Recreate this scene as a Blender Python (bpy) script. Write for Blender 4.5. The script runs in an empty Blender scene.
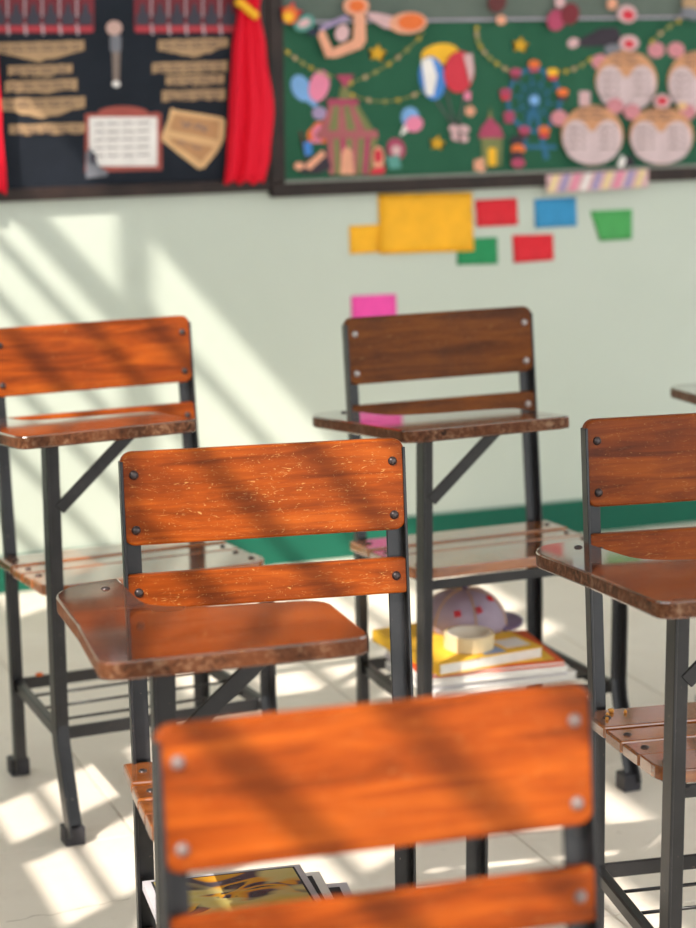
import bpy, bmesh, math, random
from mathutils import Vector, Matrix
random.seed(7)
scene = bpy.context.scene
COL = scene.collection

# ------------------------------------------------------------------ camera
F_PX, PITCH, ROLL, YAW, CAM_H = 2189.2, -0.2118, 0.0078, -0.3631, 1.40
WALL_Y = 5.035
cy, sy = math.cos(YAW), math.sin(YAW)
cp, sp = math.cos(PITCH), math.sin(PITCH)
right0 = Vector((cy, sy, 0)); fwd = Vector((-sy * cp, cy * cp, sp)); up0 = right0.cross(fwd)
cr, sr = math.cos(ROLL), math.sin(ROLL)
RIGHT = cr * right0 - sr * up0
UP = sr * right0 + cr * up0
cam_d = bpy.data.cameras.new('camera'); cam = bpy.data.objects.new('camera', cam_d); COL.objects.link(cam)
M = Matrix((RIGHT, UP, -fwd)).transposed().to_4x4(); M.translation = (0, 0, CAM_H)
cam.matrix_world = M
cam_d.sensor_fit = 'VERTICAL'; cam_d.sensor_height = 36.0
cam_d.lens = F_PX * 36.0 / 928.0
cam_d.dof.use_dof = True; cam_d.dof.focus_distance = 2.95; cam_d.dof.aperture_fstop = 3.9
cam_d.clip_start = 0.05
scene.camera = cam

# ------------------------------------------------------------------ light
world = bpy.data.worlds.new('world'); scene.world = world; world.use_nodes = True
bg = world.node_tree.nodes['Background']
bg.inputs['Color'].default_value = (0.93, 0.97, 1.0, 1); bg.inputs['Strength'].default_value = 1.9
SUN = Vector((1.0, 0.70, -1.17)).normalized()
sd = bpy.data.lights.new('sun', 'SUN'); sd.energy = 4.3; sd.angle = math.radians(0.53); sd.color = (1.0, 0.93, 0.82)
so = bpy.data.objects.new('sun', sd); COL.objects.link(so)
so.rotation_euler = SUN.to_track_quat('-Z', 'Y').to_euler()
so.location = (-4, -4, 6)
vs = scene.view_settings
vs.view_transform = 'Standard'; vs.look = 'None'; vs.exposure = 0.60; vs.gamma = 1.0; vs.use_curve_mapping = False
scene.cycles.use_denoising = True
scene.cycles.max_bounces = 8; scene.cycles.diffuse_bounces = 5

def ray(px, py):
    u = (px - 348) / F_PX; v = (py - 464) / F_PX
    return fwd + RIGHT * u - UP * v
def wp(px, py, Y=WALL_Y):
    d = ray(px, py); return Vector((0, 0, CAM_H)) + d * (Y / d.y)
def fp(px, py, z=0.0):
    d = ray(px, py); return Vector((0, 0, CAM_H)) + d * ((z - CAM_H) / d.z)

# ------------------------------------------------------------------ materials
def srgb(r, g, b):
    f = lambda c: (c / 255 / 12.92) if c <= 10 else ((c / 255 + 0.055) / 1.055) ** 2.4
    return (f(r), f(g), f(b), 1)
MATS = {}
class NT:
    def __init__(s, name):
        s.m = bpy.data.materials.new(name); s.m.use_nodes = True
        s.t = s.m.node_tree; s.b = s.t.nodes['Principled BSDF']
    def n(s, kind, **kw):
        nd = s.t.nodes.new(kind)
        for k, v in kw.items():
            if k[0] == 'i': nd.inputs[int(k[1:])].default_value = v
            else: setattr(nd, k, v)
        return nd
    def l(s, a, b): s.t.links.new(a, b)
    def coords(s, scale=(1, 1, 1), rnd=0.0, rot=(0, 0, 0)):
        tc = s.n('ShaderNodeTexCoord'); mp = s.n('ShaderNodeMapping')
        mp.inputs['Scale'].default_value = scale; mp.inputs['Rotation'].default_value = rot
        if rnd:
            oi = s.n('ShaderNodeObjectInfo'); ml = s.n('ShaderNodeMath', operation='MULTIPLY'); ml.inputs[1].default_value = rnd
            s.l(oi.outputs['Random'], ml.inputs[0]); s.l(ml.outputs[0], mp.inputs['Location'])
        s.l(tc.outputs['Object'], mp.inputs['Vector']); return mp.outputs[0]
    def noise(s, vec, scale, detail=3, rough=0.55, dist=0.0):
        nd = s.n('ShaderNodeTexNoise'); nd.inputs['Scale'].default_value = scale; nd.inputs['Detail'].default_value = detail
        nd.inputs['Roughness'].default_value = rough; nd.inputs['Distortion'].default_value = dist
        s.l(vec, nd.inputs['Vector']); return nd.outputs['Fac']
    def ramp(s, fac, stops):
        r = s.n('ShaderNodeValToRGB'); e = r.color_ramp.elements
        while len(e) < len(stops): e.new(0.5)
        for el, (p, c) in zip(e, stops):
            el.position = p; el.color = c if len(c) == 4 else (*c, 1)
        s.l(fac, r.inputs[0]); return r.outputs[0]
    def mix(s, fac, a, b, mode='MIX'):
        mx = s.n('ShaderNodeMix', data_type='RGBA', blend_type=mode)
        for sock, v in ((mx.inputs[0], fac), (mx.inputs[6], a), (mx.inputs[7], b)):
            if hasattr(v, 'is_linked'): s.l(v, sock)
            else: sock.default_value = v
        return mx.outputs[2]
    def bump(s, h, strength=0.2, dist=0.002):
        b = s.n('ShaderNodeBump'); b.inputs['Strength'].default_value = strength; b.inputs['Distance'].default_value = dist
        s.l(h, b.inputs['Height']); s.l(b.outputs[0], s.b.inputs['Normal'])
    def done(s, col=None, rough=0.5, spec=0.5, metal=0.0, coat=0.0, coat_r=0.1):
        if col is not None:
            if hasattr(col, 'is_linked'): s.l(col, s.b.inputs['Base Color'])
            else: s.b.inputs['Base Color'].default_value = col
        if hasattr(rough, 'is_linked'): s.l(rough, s.b.inputs['Roughness'])
        else: s.b.inputs['Roughness'].default_value = rough
        s.b.inputs['Specular IOR Level'].default_value = spec; s.b.inputs['Metallic'].default_value = metal
        s.b.inputs['Coat Weight'].default_value = coat; s.b.inputs['Coat Roughness'].default_value = coat_r; s.b.inputs['Coat IOR'].default_value = 1.8
        return s.m

def wood(name, dark, mid, light, scratch=0.5, rough=(0.22, 0.42), spec=0.5, coat=0.0):
    t = NT(name)
    v = t.coords((1.0, 9.0, 9.0), rnd=13.0)
    g1 = t.noise(v, 5.0, 5, 0.6, 0.8)
    v2 = t.coords((1.0, 40.0, 40.0), rnd=7.0)
    g2 = t.noise(v2, 6.0, 3, 0.6, 0.3)
    v3 = t.coords((1, 1, 1), rnd=5.0)
    blot = t.noise(v3, 7.0, 3, 0.6, 0.4)
    base = t.ramp(g1, [(0.25, dark), (0.5, mid), (0.78, light)])
    fine = t.ramp(g2, [(0.3, (0.72, 0.68, 0.62)), (0.65, (1.08, 1.05, 1.0))])
    base = t.mix(0.55, base, fine, 'MULTIPLY')
    bl = t.ramp(blot, [(0.3, (0.55, 0.5, 0.45)), (0.55, (1, 1, 1))])
    base = t.mix(0.6, base, bl, 'MULTIPLY')
    # thin pale scratches: contour lines of stretched noises, kept only where a second noise allows
    lm = None
    for ang, scl in ((0.5, 1.0), (-0.7, 1.2), (1.9, 1.1)):
        va = t.coords((26 * scl, 26 * scl, 95 * scl), rnd=11.0, rot=(0, ang, 0))
        s1 = t.noise(va, 1.0, 1, 0.5, 0.6)
        line = t.ramp(s1, [(0.490, (0, 0, 0)), (0.5, (1, 1, 1)), (0.510, (0, 0, 0))])
        s2 = t.noise(va, 0.9, 2, 0.6, 3.0 * scl)
        msk = t.ramp(s2, [(0.56, (0, 0, 0)), (0.66, (1, 1, 1))])
        one = t.mix(1.0, line, msk, 'MULTIPLY')
        lm = one if lm is None else t.mix(1.0, lm, one, 'ADD')
    s3 = t.noise(v3, 300.0, 2, 0.5)
    dots = t.ramp(s3, [(0.70, (0, 0, 0)), (0.76, (0.6, 0.6, 0.6))])
    lm = t.mix(1.0, lm, dots, 'ADD')
    sc = t.n('ShaderNodeMath', operation='MULTIPLY'); t.l(lm, sc.inputs[0]); sc.inputs[1].default_value = scratch
    col = t.mix(sc.outputs[0], base, (0.62, 0.36, 0.12, 1))
    rg = t.n('ShaderNodeMapRange'); t.l(blot, rg.inputs[0]); rg.inputs[1].default_value = 0.3; rg.inputs[2].default_value = 0.7
    rg.inputs[3].default_value = rough[0]; rg.inputs[4].default_value = rough[1]
    t.bump(g2, 0.12, 0.001)
    return t.done(col, rg.outputs[0], spec, coat=coat, coat_r=0.06)
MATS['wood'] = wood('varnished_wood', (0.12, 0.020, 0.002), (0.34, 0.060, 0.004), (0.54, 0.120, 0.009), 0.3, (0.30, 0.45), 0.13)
MATS['wood_scuffed'] = wood('scuffed_varnished_wood', (0.11, 0.019, 0.002), (0.30, 0.055, 0.004), (0.48, 0.105, 0.009), 0.75, (0.30, 0.45), 0.13)
MATS['wood_shaded'] = wood('shaded_varnished_wood', (0.06, 0.015, 0.003), (0.16, 0.044, 0.006), (0.25, 0.078, 0.010), 0.3, (0.30, 0.45), 0.13)  # shaded copy of the varnished wood, shade put into the base colour
MATS['wood_red_shaded'] = wood('shaded_red_varnished_wood', (0.075, 0.014, 0.002), (0.215, 0.043, 0.004), (0.34, 0.080, 0.007), 0.4, (0.30, 0.45), 0.15)  # darker red varnish, with the chair's shade also mixed into its colour
MATS['wood_seat'] = wood('seat_slat_wood', (0.12, 0.03, 0.007), (0.30, 0.085, 0.015), (0.45, 0.15, 0.03), 0.3, (0.14, 0.26), 0.5, 1.0)
MATS['wood_tablet'] = wood('tablet_wood', (0.05, 0.010, 0.002), (0.125, 0.027, 0.005), (0.20, 0.048, 0.009), 0.3, (0.14, 0.30), 0.5, 1.0)
def edgewood():
    t = NT('worn_wood_edge'); v = t.coords((1, 1, 1), rnd=3.0)
    a = t.noise(v, 90, 4, 0.7, 0.5); b = t.noise(v, 12, 3, 0.6)
    c = t.ramp(a, [(0.32, (0.012, 0.005, 0.003)), (0.52, (0.125, 0.045, 0.018)), (0.70, (0.28, 0.165, 0.10))])
    c = t.mix(t.ramp(b, [(0.4, (0, 0, 0)), (0.65, (0.7, 0.7, 0.7))]), c, (0.13, 0.036, 0.010, 1))
    t.bump(a, 0.4, 0.001)
    return t.done(c, 0.6, 0.2)
MATS['edge'] = edgewood()
def metal():
    t = NT('dark_painted_steel'); v = t.coords((1, 1, 1), rnd=9.0)
    a = t.noise(v, 14, 4, 0.65); b = t.noise(v, 120, 2, 0.6)
    c = t.ramp(a, [(0.3, (0.007, 0.007, 0.008)), (0.6, (0.017, 0.016, 0.018)), (0.8, (0.035, 0.030, 0.031))])
    d = t.ramp(b, [(0.70, (0, 0, 0)), (0.76, (0.8, 0.8, 0.8))])
    c = t.mix(d, c, (0.16, 0.11, 0.09, 1))
    t.bump(b, 0.15, 0.0006)
    return t.done(c, 0.34, 0.5)
MATS['steel'] = metal()
def simple(name, col, rough=0.6, spec=0.3, vary=0.08, scale=20, metal=0.0):
    t = NT(name); v = t.coords((1, 1, 1)); a = t.noise(v, scale, 3, 0.6)
    lo = tuple(c * (1 - vary) for c in col[:3]); hi = tuple(min(1, c * (1 + vary)) for c in col[:3])
    c = t.ramp(a, [(0.3, lo), (0.7, hi)])
    return t.done(c, rough, spec, metal)
def S(name, r, g, b, **k):
    key = name
    if key not in MATS: MATS[key] = simple(name, srgb(r, g, b), **k)
    return MATS[key]
MATS['bolt'] = simple('bolt_steel', (0.06, 0.045, 0.045), 0.35, 0.5, 0.2, 60, 0.6)
MATS['bolt_bright'] = simple('bright_bolt_steel', (0.42, 0.38, 0.37), 0.35, 0.5, 0.2, 60, 0.4)
MATS['bolt_mid'] = simple('dull_bolt_steel', (0.22, 0.165, 0.155), 0.4, 0.4, 0.2, 60, 0.2)
MATS['rubber'] = simple('rubber_foot', (0.03, 0.028, 0.034), 0.5, 0.4, 0.2, 40)
def floor_mat():
    t = NT('cream_floor'); v = t.coords((1, 1, 1))
    tc = t.n('ShaderNodeNewGeometry')
    a = t.noise(tc.outputs['Position'], 3.0, 5, 0.6, 0.5); b = t.noise(tc.outputs['Position'], 45, 3, 0.6); d = t.noise(tc.outputs['Position'], 9, 4, 0.7, 1.0)
    c = t.ramp(a, [(0.3, (0.74, 0.655, 0.565)), (0.7, (0.82, 0.74, 0.65))])
    c = t.mix(t.ramp(b, [(0.62, (0, 0, 0)), (0.8, (0.35, 0.35, 0.35))]), c, (0.40, 0.34, 0.27, 1))
    c = t.mix(t.ramp(d, [(0.60, (0, 0, 0)), (0.8, (0.3, 0.3, 0.3))]), c, (0.50, 0.40, 0.28, 1))
    r = t.n('ShaderNodeMapRange'); t.l(d, r.inputs[0]); r.inputs[3].default_value = 0.30; r.inputs[4].default_value = 0.55
    return t.done(c, r.outputs[0], 0.35)
MATS['floor'] = floor_mat()
def wall_mat(name, lo, hi, rough=0.7):
    t = NT(name); v = t.coords((1, 1, 1)); a = t.noise(v, 1.6, 5, 0.6, 0.4); b = t.noise(v, 60, 3, 0.6)
    c = t.ramp(a, [(0.3, lo), (0.7, hi)]); t.bump(b, 0.06, 0.002)
    return t.done(c, rough, 0.25)
MATS['wall'] = wall_mat('pale_green_wall_paint', (0.53, 0.575, 0.50), (0.57, 0.61, 0.54))
MATS['wall_side'] = wall_mat('white_wall_paint', (0.66, 0.68, 0.63), (0.72, 0.74, 0.69))
MATS['ceiling'] = wall_mat('white_ceiling_paint', (0.72, 0.72, 0.70), (0.78, 0.78, 0.76))
MATS['base'] = wall_mat('dark_green_band_paint', (0.005, 0.098, 0.060), (0.007, 0.12, 0.074), 0.45)

# ------------------------------------------------------------------ mesh helpers
def link(name, me, mat=None, parent=None, loc=None, rot=None):
    o = bpy.data.objects.new(name, me); COL.objects.link(o)
    if mat is not None and me is not None and not me.materials:
        for m in (mat if isinstance(mat, (list, tuple)) else [mat]): me.materials.append(MATS[m] if isinstance(m, str) else m)
    if parent is not None: o.parent = parent
    if loc is not None: o.location = loc
    if rot is not None: o.rotation_euler = rot
    return o
def tag(o, label, cat, group=None):
    o['label'] = label; o['category'] = cat
    if group: o['group'] = group
    return o
def thing(name, label, cat, loc=(0, 0, 0), rz=0.0, group=None):
    o = bpy.data.objects.new(name, None); COL.objects.link(o); o.empty_display_size = 0.05
    o.location = loc; o.rotation_euler = (0, 0, rz); tag(o, label, cat, group); return o
def struct(o): o['kind'] = 'structure'; return o
def mesh(bm, name, smooth=False):
    bmesh.ops.recalc_face_normals(bm, faces=bm.faces)
    me = bpy.data.meshes.new(name); bm.to_mesh(me); bm.free()
    if smooth:
        for p in me.polygons: p.use_smooth = True
    return me
def bm_box(bm, a, b):
    vs_ = [bm.verts.new((x, y, z)) for x in (a[0], b[0]) for y in (a[1], b[1]) for z in (a[2], b[2])]
    for q in ((0, 1, 3, 2), (4, 6, 7, 5), (0, 4, 5, 1), (2, 3, 7, 6), (0, 2, 6, 4), (1, 5, 7, 3)):
        bm.faces.new([vs_[i] for i in q])
    return vs_
def bevel(bm, w, seg=2):
    bmesh.ops.recalc_face_normals(bm, faces=bm.faces)
    bmesh.ops.bevel(bm, geom=list(bm.edges), offset=w, segments=seg, profile=0.5, affect='EDGES', clamp_overlap=True)
def box_me(name, a, b, bev=0.0, seg=2):
    bm = bmesh.new(); bm_box(bm, a, b)
    if bev: bevel(bm, bev, seg)
    return mesh(bm, name)
def prism(pts, axis, t0, t1, bev=0.0, seg=2, edge_mat=None):
    """closed outline pts (2D) extruded along axis ('y' or 'z') from t0 to t1"""
    bm = bmesh.new()
    mk = (lambda p, t: (p[0], t, p[1])) if axis == 'y' else (lambda p, t: (p[0], p[1], t))
    lo = [bm.verts.new(mk(p, t0)) for p in pts]; hi = [bm.verts.new(mk(p, t1)) for p in pts]
    n = len(pts); caps = [bm.faces.new(lo), bm.faces.new(hi)]
    sides = []
    for i in range(n):
        j = (i + 1) % n; f = bm.faces.new((lo[i], lo[j], hi[j], hi[i])); sides.append(f)
        if edge_mat is not None: f.material_index = edge_mat
    if bev:
        bmesh.ops.recalc_face_normals(bm, faces=bm.faces)
        es = [e for f in caps for e in f.edges]
        bmesh.ops.bevel(bm, geom=es, offset=bev, segments=seg, profile=0.5, affect='EDGES', clamp_overlap=True)
    return bm
def rrect(x0, x1, y0, y1, r, n=6, rs=None):
    rs = rs or (r, r, r, r); out = []
    for (cx, cy_, a0, rr) in ((x1, y1, 0, rs[0]), (x0, y1, 90, rs[1]), (x0, y0, 180, rs[2]), (x1, y0, 270, rs[3])):
        ox = cx - rr if cx == x1 else cx + rr; oy = cy_ - rr if cy_ == y1 else cy_ + rr
        if rr <= 0: out.append((cx, cy_)); continue
        for k in range(n + 1):
            a = math.radians(a0 + 90 * k / n); out.append((ox + rr * math.cos(a), oy + rr * math.sin(a)))
    return out
def rounded_poly(pts, radii, n=6):
    out = []; N = len(pts)
    for i in range(N):
        p = Vector(pts[i]); a = Vector(pts[i - 1]); b = Vector(pts[(i + 1) % N]); r = radii[i]
        if r <= 0: out.append(tuple(p)); continue
        da = (a - p); db = (b - p); la = min(r, da.length * 0.49); lb = min(r, db.length * 0.49)
        s = p + da.normalized() * la; e = p + db.normalized() * lb
        for k in range(n + 1):
            t = k / n; q = s * (1 - t) ** 2 + p * 2 * t * (1 - t) + e * t * t; out.append((q.x, q.y))
    return out
def sweep(bm, path, profile, xdir=Vector((1, 0, 0))):
    """sweep a closed 2D profile (u along xdir, v along the normal) along a list of points"""
    rings = []
    P = [Vector(p) for p in path]
    for i, p in enumerate(P):
        t = (P[min(i + 1, len(P) - 1)] - P[max(i - 1, 0)]).normalized()
        u = (xdir - t * xdir.dot(t)).normalized(); v = t.cross(u)
        rings.append([bm.verts.new(p + u * a + v * b) for a, b in profile])
    n = len(profile)
    for r0, r1 in zip(rings, rings[1:]):
        for i in range(n): bm.faces.new((r0[i], r0[(i + 1) % n], r1[(i + 1) % n], r1[i]))
    bm.faces.new(rings[0][::-1]); bm.faces.new(rings[-1])
def circ(r, n=10): return [(r * math.cos(2 * math.pi * k / n), r * math.sin(2 * math.pi * k / n)) for k in range(n)]
def tube_me(name, path, r, n=8, xdir=Vector((1, 0, 0))):
    bm = bmesh.new(); sweep(bm, path, circ(r, n), xdir); return mesh(bm, name, True)
def bar_me(name, p0, p1, w, t, xdir):
    bm = bmesh.new(); sweep(bm, [p0, p1], [(-w / 2, -t / 2), (w / 2, -t / 2), (w / 2, t / 2), (-w / 2, t / 2)], Vector(xdir)); bevel(bm, min(w, t) * 0.18, 1); return mesh(bm, name)
def lathe(bm, prof, n=24, center=(0, 0, 0), axis='z'):
    rings = []
    for r, h in prof:
        ring = []
        for k in range(n):
            a = 2 * math.pi * k / n; c, s_ = r * math.cos(a), r * math.sin(a)
            ring.append(bm.verts.new((center[0] + c, center[1] + s_, center[2] + h) if axis == 'z' else (center[0] + c, center[1] - h, center[2] + s_)))
        rings.append(ring)
    for a, b in zip(rings, rings[1:]):
        for k in range(n): bm.faces.new((a[k], a[(k + 1) % n], b[(k + 1) % n], b[k]))
    if prof[0][0] > 1e-6: bm.faces.new(rings[0][::-1])
    if prof[-1][0] > 1e-6: bm.faces.new(rings[-1])
    bmesh.ops.remove_doubles(bm, verts=bm.verts, dist=1e-6)

# ------------------------------------------------------------------ the room
XL, XR, YB, CEIL = -0.80, 6.2, -4.5, 3.85
def boxes(name, lst, mat, bev=0):
    bm = bmesh.new()
    for a, b in lst: bm_box(bm, a, b)
    return link(name, mesh(bm, name), mat)
floor = struct(link('floor', box_me('floor', (XL - 0.2, YB, -0.12), (XR + 0.2, WALL_Y + 0.2, -0.006)), 'floor'))
# large square floor tiles with thin recessed joints
TS = 0.6; JX, JY = 0.905 - 3 * TS, 4.62 - 16 * TS
tile_me = box_me('floor_tile', (0.0012, 0.0012, -0.006), (TS - 0.0012, TS - 0.0012, 0.0), 0.0012, 1)
tile_me.materials.append(MATS['floor'])
for i in range(0, 12):
    for j in range(0, 17):
        x0 = JX + i * TS; y0 = JY + j * TS
        if y0 + TS > WALL_Y + 0.2 or y0 < -3.2 or x0 < XL - 0.2 or x0 + TS > XR + 0.2: continue
        t = link('floor_tile', tile_me, None, floor, (x0, y0, 0))
cm = NT('crack_line'); MATS['crack'] = cm.done((0.28, 0.22, 0.16, 1), 0.8, 0.1)
bm = bmesh.new(); prev = None; rnd = random.Random(3)
for k in range(15):
    f_ = k / 14; p = fp(6 + 124 * f_, 923 - 25 * f_ + rnd.uniform(-1.6, 1.6)); w_ = 0.0007 * (0.5 + rnd.random())
    pr_ = (bm.verts.new((p.x, p.y - w_, 0.0004)), bm.verts.new((p.x, p.y + w_, 0.0004)))
    if prev: bm.faces.new((prev[0], pr_[0], pr_[1], prev[1]))
    prev = pr_
link('floor_crack', mesh(bm, 'floor_crack'), 'crack', floor)
struct(boxes('ceiling', [((XL - 0.08, YB, CEIL), (XR + 0.2, WALL_Y + 0.2, CEIL + 0.15))], 'ceiling'))
struct(boxes('wall_back', [((XL - 0.2, WALL_Y, -0.1), (XR + 0.2, WALL_Y + 0.2, CEIL))], 'wall'))
ZG = 0.0915
struct(boxes('baseboard_back', [((XL, WALL_Y - 0.008, 0.0), (XR, WALL_Y, ZG))], 'base'))
# left wall with its high window
WY0, WY1, WZ0, WZ1 = -1.6, 4.5, 1.76, 3.515
struct(boxes('wall_left', [((XL - 0.08, YB, -0.1), (XL, WALL_Y, WZ0)), ((XL - 0.08, YB, WZ1), (XL, WALL_Y, CEIL)),
                           ((XL - 0.08, YB, WZ0), (XL, WY0, WZ1)), ((XL - 0.08, WY1, WZ0), (XL, WALL_Y, WZ1))], 'wall_side'))
win = bpy.data.objects.new('window_1', None); COL.objects.link(win); struct(win); win.location = (XL, 0, 0)
S('window_paint', 225, 228, 220)
def wbox(name, y0, y1, z0, z1, t=0.03):
    return link(name, box_me(name, (-t / 2, y0, z0), (t / 2, y1, z1)), 'window_paint', win)
for y, w_ in ((-1.2, 0.07), (-0.5, 0.07), (0.2, 0.07), (0.98, 0.07), (1.66, 0.07), (1.99, 0.075), (2.352, 0.075), (3.512, 0.032), (4.1, 0.07)):
    wbox('window_mullion', y - w_ / 2, y + w_ / 2, WZ0, WZ1, 0.04)
for z, h in ((1.87, 0.009), (2.075, 0.05), (2.33, 0.028), (2.52, 0.028), (2.70, 0.028), (2.87, 0.026), (3.01, 0.026), (3.235, 0.034)):
    wbox('window_bar', WY0, 3.49 if z > 3.2 else WY1, z - h / 2, z + h / 2, 0.02)
wbox('window_bar', 3.54, WY1, 3.11, 3.187, 0.02)
# opaque panels added in the unseen window to block sun in places
wbox('sun_block_panel', 2.59, 3.488, WZ0, 2.31); wbox('sun_block_panel', WY0, 1.30, 2.80, WZ1); wbox('sun_block_panel', 1.30, 2.20, 3.02, WZ1)
# right wall: a row of wide openings lets the daylight in
pr = [((XR, YB, -0.1), (XR + 0.15, WALL_Y, 0.9)), ((XR, YB, 2.9), (XR + 0.15, WALL_Y, CEIL))]
for y in (YB, -2.2, 0.1, 2.4, 4.6): pr.append(((XR, y, 0.9), (XR + 0.15, y + 0.42, 2.9)))
struct(boxes('wall_right', pr, 'wall_side'))

# ------------------------------------------------------------------ chairs
WB, ZT, ZBB, ZR1, ZR2, WU, ZS, YT = 0.189, 0.82, 0.6985, 0.661, 0.6140, 0.1775, 0.4176, 0.052
PD, WPX, ZSH, PFS = 0.313, 0.1887, 0.1734, 0.068
def upy(z): return YT * (z - ZS) / (ZT - ZS) if z > ZS else -0.011 * (1 - z / ZS)
TILT = math.atan2(YT, ZT - ZS)
def board_me(name, z0, z1, r, thick=0.018):
    zc = (z0 + z1) / 2; h = (z1 - z0) / 2 / math.cos(TILT)
    bm = prism(rrect(-WB, WB, -h, h, r), 'y', -thick, 0.0, 0.003, 2)
    # a shallow hollow in the front face, as pressed wooden backs have
    return mesh(bm, name), zc
BACK_ME, BACK_Z = board_me('backrest', ZBB, ZT, 0.016)
RAIL_ME, RAIL_Z = board_me('lower_rail', ZR2, ZR1, 0.006)
def screw_me(r=0.0062, h=0.0042):
    bm = bmesh.new(); lathe(bm, [(0.0, h), (r * 0.45, h * 0.93), (r * 0.8, h * 0.6), (r, 0.0), (r, -0.001)], 12, axis='y'); return mesh(bm, 'screw', True)
def screw_top_me(r=0.0062, h=0.003):
    bm = bmesh.new(); lathe(bm, [(0.0, h), (r * 0.45, h * 0.93), (r * 0.8, h * 0.6), (r, 0.0), (r, -0.001)], 12, axis='z'); return mesh(bm, 'screw', True)
SCREW = {k: screw_me() for k in ('bolt', 'bolt_mid', 'bolt_bright')}
for k in SCREW: SCREW[k].materials.append(MATS[k])
SCREW_TOP = screw_top_me(); SCREW_TOP.materials.append(MATS['bolt'])
def angle_prof(w, t, sx, d=None):
    d = d or w
    # L profile: front flange along u, side flange running back on the outer side
    if sx > 0: return [(-w / 2, 0), (w / 2, 0), (w / 2, d), (w / 2 - t, d), (w / 2 - t, t), (-w / 2, t)]
    return [(-w / 2, 0), (w / 2, 0), (w / 2, t), (-w / 2 + t, t), (-w / 2 + t, d), (-w / 2, d)]
def upright_me(sx):
    bm = bmesh.new(); w, t = 0.025, 0.004
    path = [(sx * WU, upy(z), z) for z in (0.012, 0.2, ZS - 0.03, ZS, ZS + 0.03, 0.6, ZT - 0.012)]
    prof = [(a, -b) for a, b in angle_prof(w, t, sx, 0.021)]
    sweep(bm, path, prof); bevel(bm, 0.0008, 1)
    return mesh(bm, 'rear_upright')
UP_ME = {sx: upright_me(sx) for sx in (-1, 1)}
def front_me(sx, ztop):
    bm = bmesh.new(); w, t = (0.030 if sx < 0 else 0.022), 0.004
    path = [(sx * WPX, -PD - PFS * (1 - z / ZSH) if z < ZSH else -PD, z) for z in (0.012, ZSH * 0.9, ZSH * 1.1, 0.4, ztop)]
    sweep(bm, path, [(a, -b) for a, b in angle_prof(w, t, sx)]); bevel(bm, 0.0008, 1)
    return mesh(bm, 'front_leg')
def cap_me():
    bm = bmesh.new(); bm_box(bm, (-0.0175, -0.0175, 0.0), (0.0175, 0.0175, 0.032)); bevel(bm, 0.003, 2); return mesh(bm, 'foot_cap')
CAP = cap_me(); CAP.materials.append(MATS['rubber'])
SLATS = [(-0.012, -0.098, 0.4255), (-0.104, -0.162, 0.4225), (-0.168, -0.226, 0.4225), (-0.232, -0.312, 0.4250)]
SW = 0.203
SEAT_TILT = 0.06
def seat_dz(y): return (-y - 0.16) * SEAT_TILT
def tilt_seat(me):
    for v in me.vertices: v.co.z += seat_dz(v.co.y)
    return me
def slat_me(i):
    y1, y0, zt = SLATS[i]
    if i < 3:
        bm = bmesh.new(); bm_box(bm, (-SW, y0, zt - 0.017), (SW, y1, zt)); bevel(bm, 0.003, 2)
    else:
        # front slat with rounded front corners and a rolled front edge
        pts = rrect(-SW, SW, y0, y1, 0.02, 6, (0.002, 0.002, 0.04, 0.04))
        bm = prism(pts, 'z', zt - 0.019, zt, 0.007, 3)
    return tilt_seat(mesh(bm, 'seat_slat'))
SLAT_ME = [slat_me(i) for i in range(4)]
STRAP_ME = {sx: (lambda b: (sweep(b, [(sx * WU, y, z) for y, z in ((-0.002, 0.400), (-0.05, 0.403), (-0.13, 0.3995), (-0.21, 0.3995), (-0.27, 0.403), (-0.311, 0.398))],
            [(-0.012, -0.0025), (0.012, -0.0025), (0.012, 0.0025), (-0.012, 0.0025)]), tilt_seat(mesh(b, 'seat_side_bar')))[1])(bmesh.new()) for sx in (-1, 1)}
SEATF_ME = bar_me('seat_front_bar', (-WPX + 0.012, -PD + 0.006, 0.403), (WPX - 0.010, -PD + 0.006, 0.403), 0.018, 0.004, (0, 0, 1))
SEATR_ME = bar_me('seat_rear_bar', (-WU + 0.01, -0.004, 0.382), (WU - 0.01, -0.004, 0.382), 0.022, 0.004, (0, 0, 1))
SH_SIDE = {sx: bar_me('shelf_side_bar', (sx * WU * 0.985, -0.010, ZSH), (sx * WPX * 0.985, -PD + 0.004, ZSH), 0.022, 0.016, (0, 0, 1)) for sx in (-1, 1)}
SH_F = bar_me('shelf_front_bar', (-WPX + 0.012, -PD + 0.008, ZSH), (WPX - 0.012, -PD + 0.008, ZSH), 0.022, 0.006, (0, 0, 1))
SH_R = bar_me('shelf_rear_bar', (-WU + 0.012, -0.008, ZSH), (WU - 0.012, -0.008, ZSH), 0.022, 0.006, (0, 0, 1))
ROD = tube_me('shelf_rod', [(-0.180, 0, ZSH), (0.180, 0, ZSH)], 0.0027, 8, Vector((0, 1, 0)))
TAB_PTS = [(-0.196, 0.0), (-0.262, -0.026), (-0.292, -0.085), (-0.297, -0.30), (-0.311, -0.545), (-0.008, -0.530), (0.008, -0.280), (-0.060, -0.266), (-0.13, -0.258), (-0.199, -0.225), (-0.199, -0.10)]
TAB_R = [0.006, 0.03, 0.03, 0.0, 0.030, 0.028, 0.035, 0, 0.04, 0.05, 0]
TAB_OUT = rounded_poly(TAB_PTS, TAB_R)
TT = 0.0205
def tablet_mesh():
    bm = prism(TAB_OUT, 'z', -TT, 0.0, 0.0035, 2, edge_mat=1)
    return mesh(bm, 'tablet')
TAB_ME = tablet_mesh()
def per_material(me, mats, cache={}):
    key = (me.name, mats)
    if key not in cache:
        m = me.copy()
        for x in mats: m.materials.append(MATS[x])
        cache[key] = m
    return cache[key]
BRK = bar_me('tablet_bracket', (-0.255, 0, 0), (-0.012, 0, 0), 0.026, 0.015, (0, 1, 0))
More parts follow.
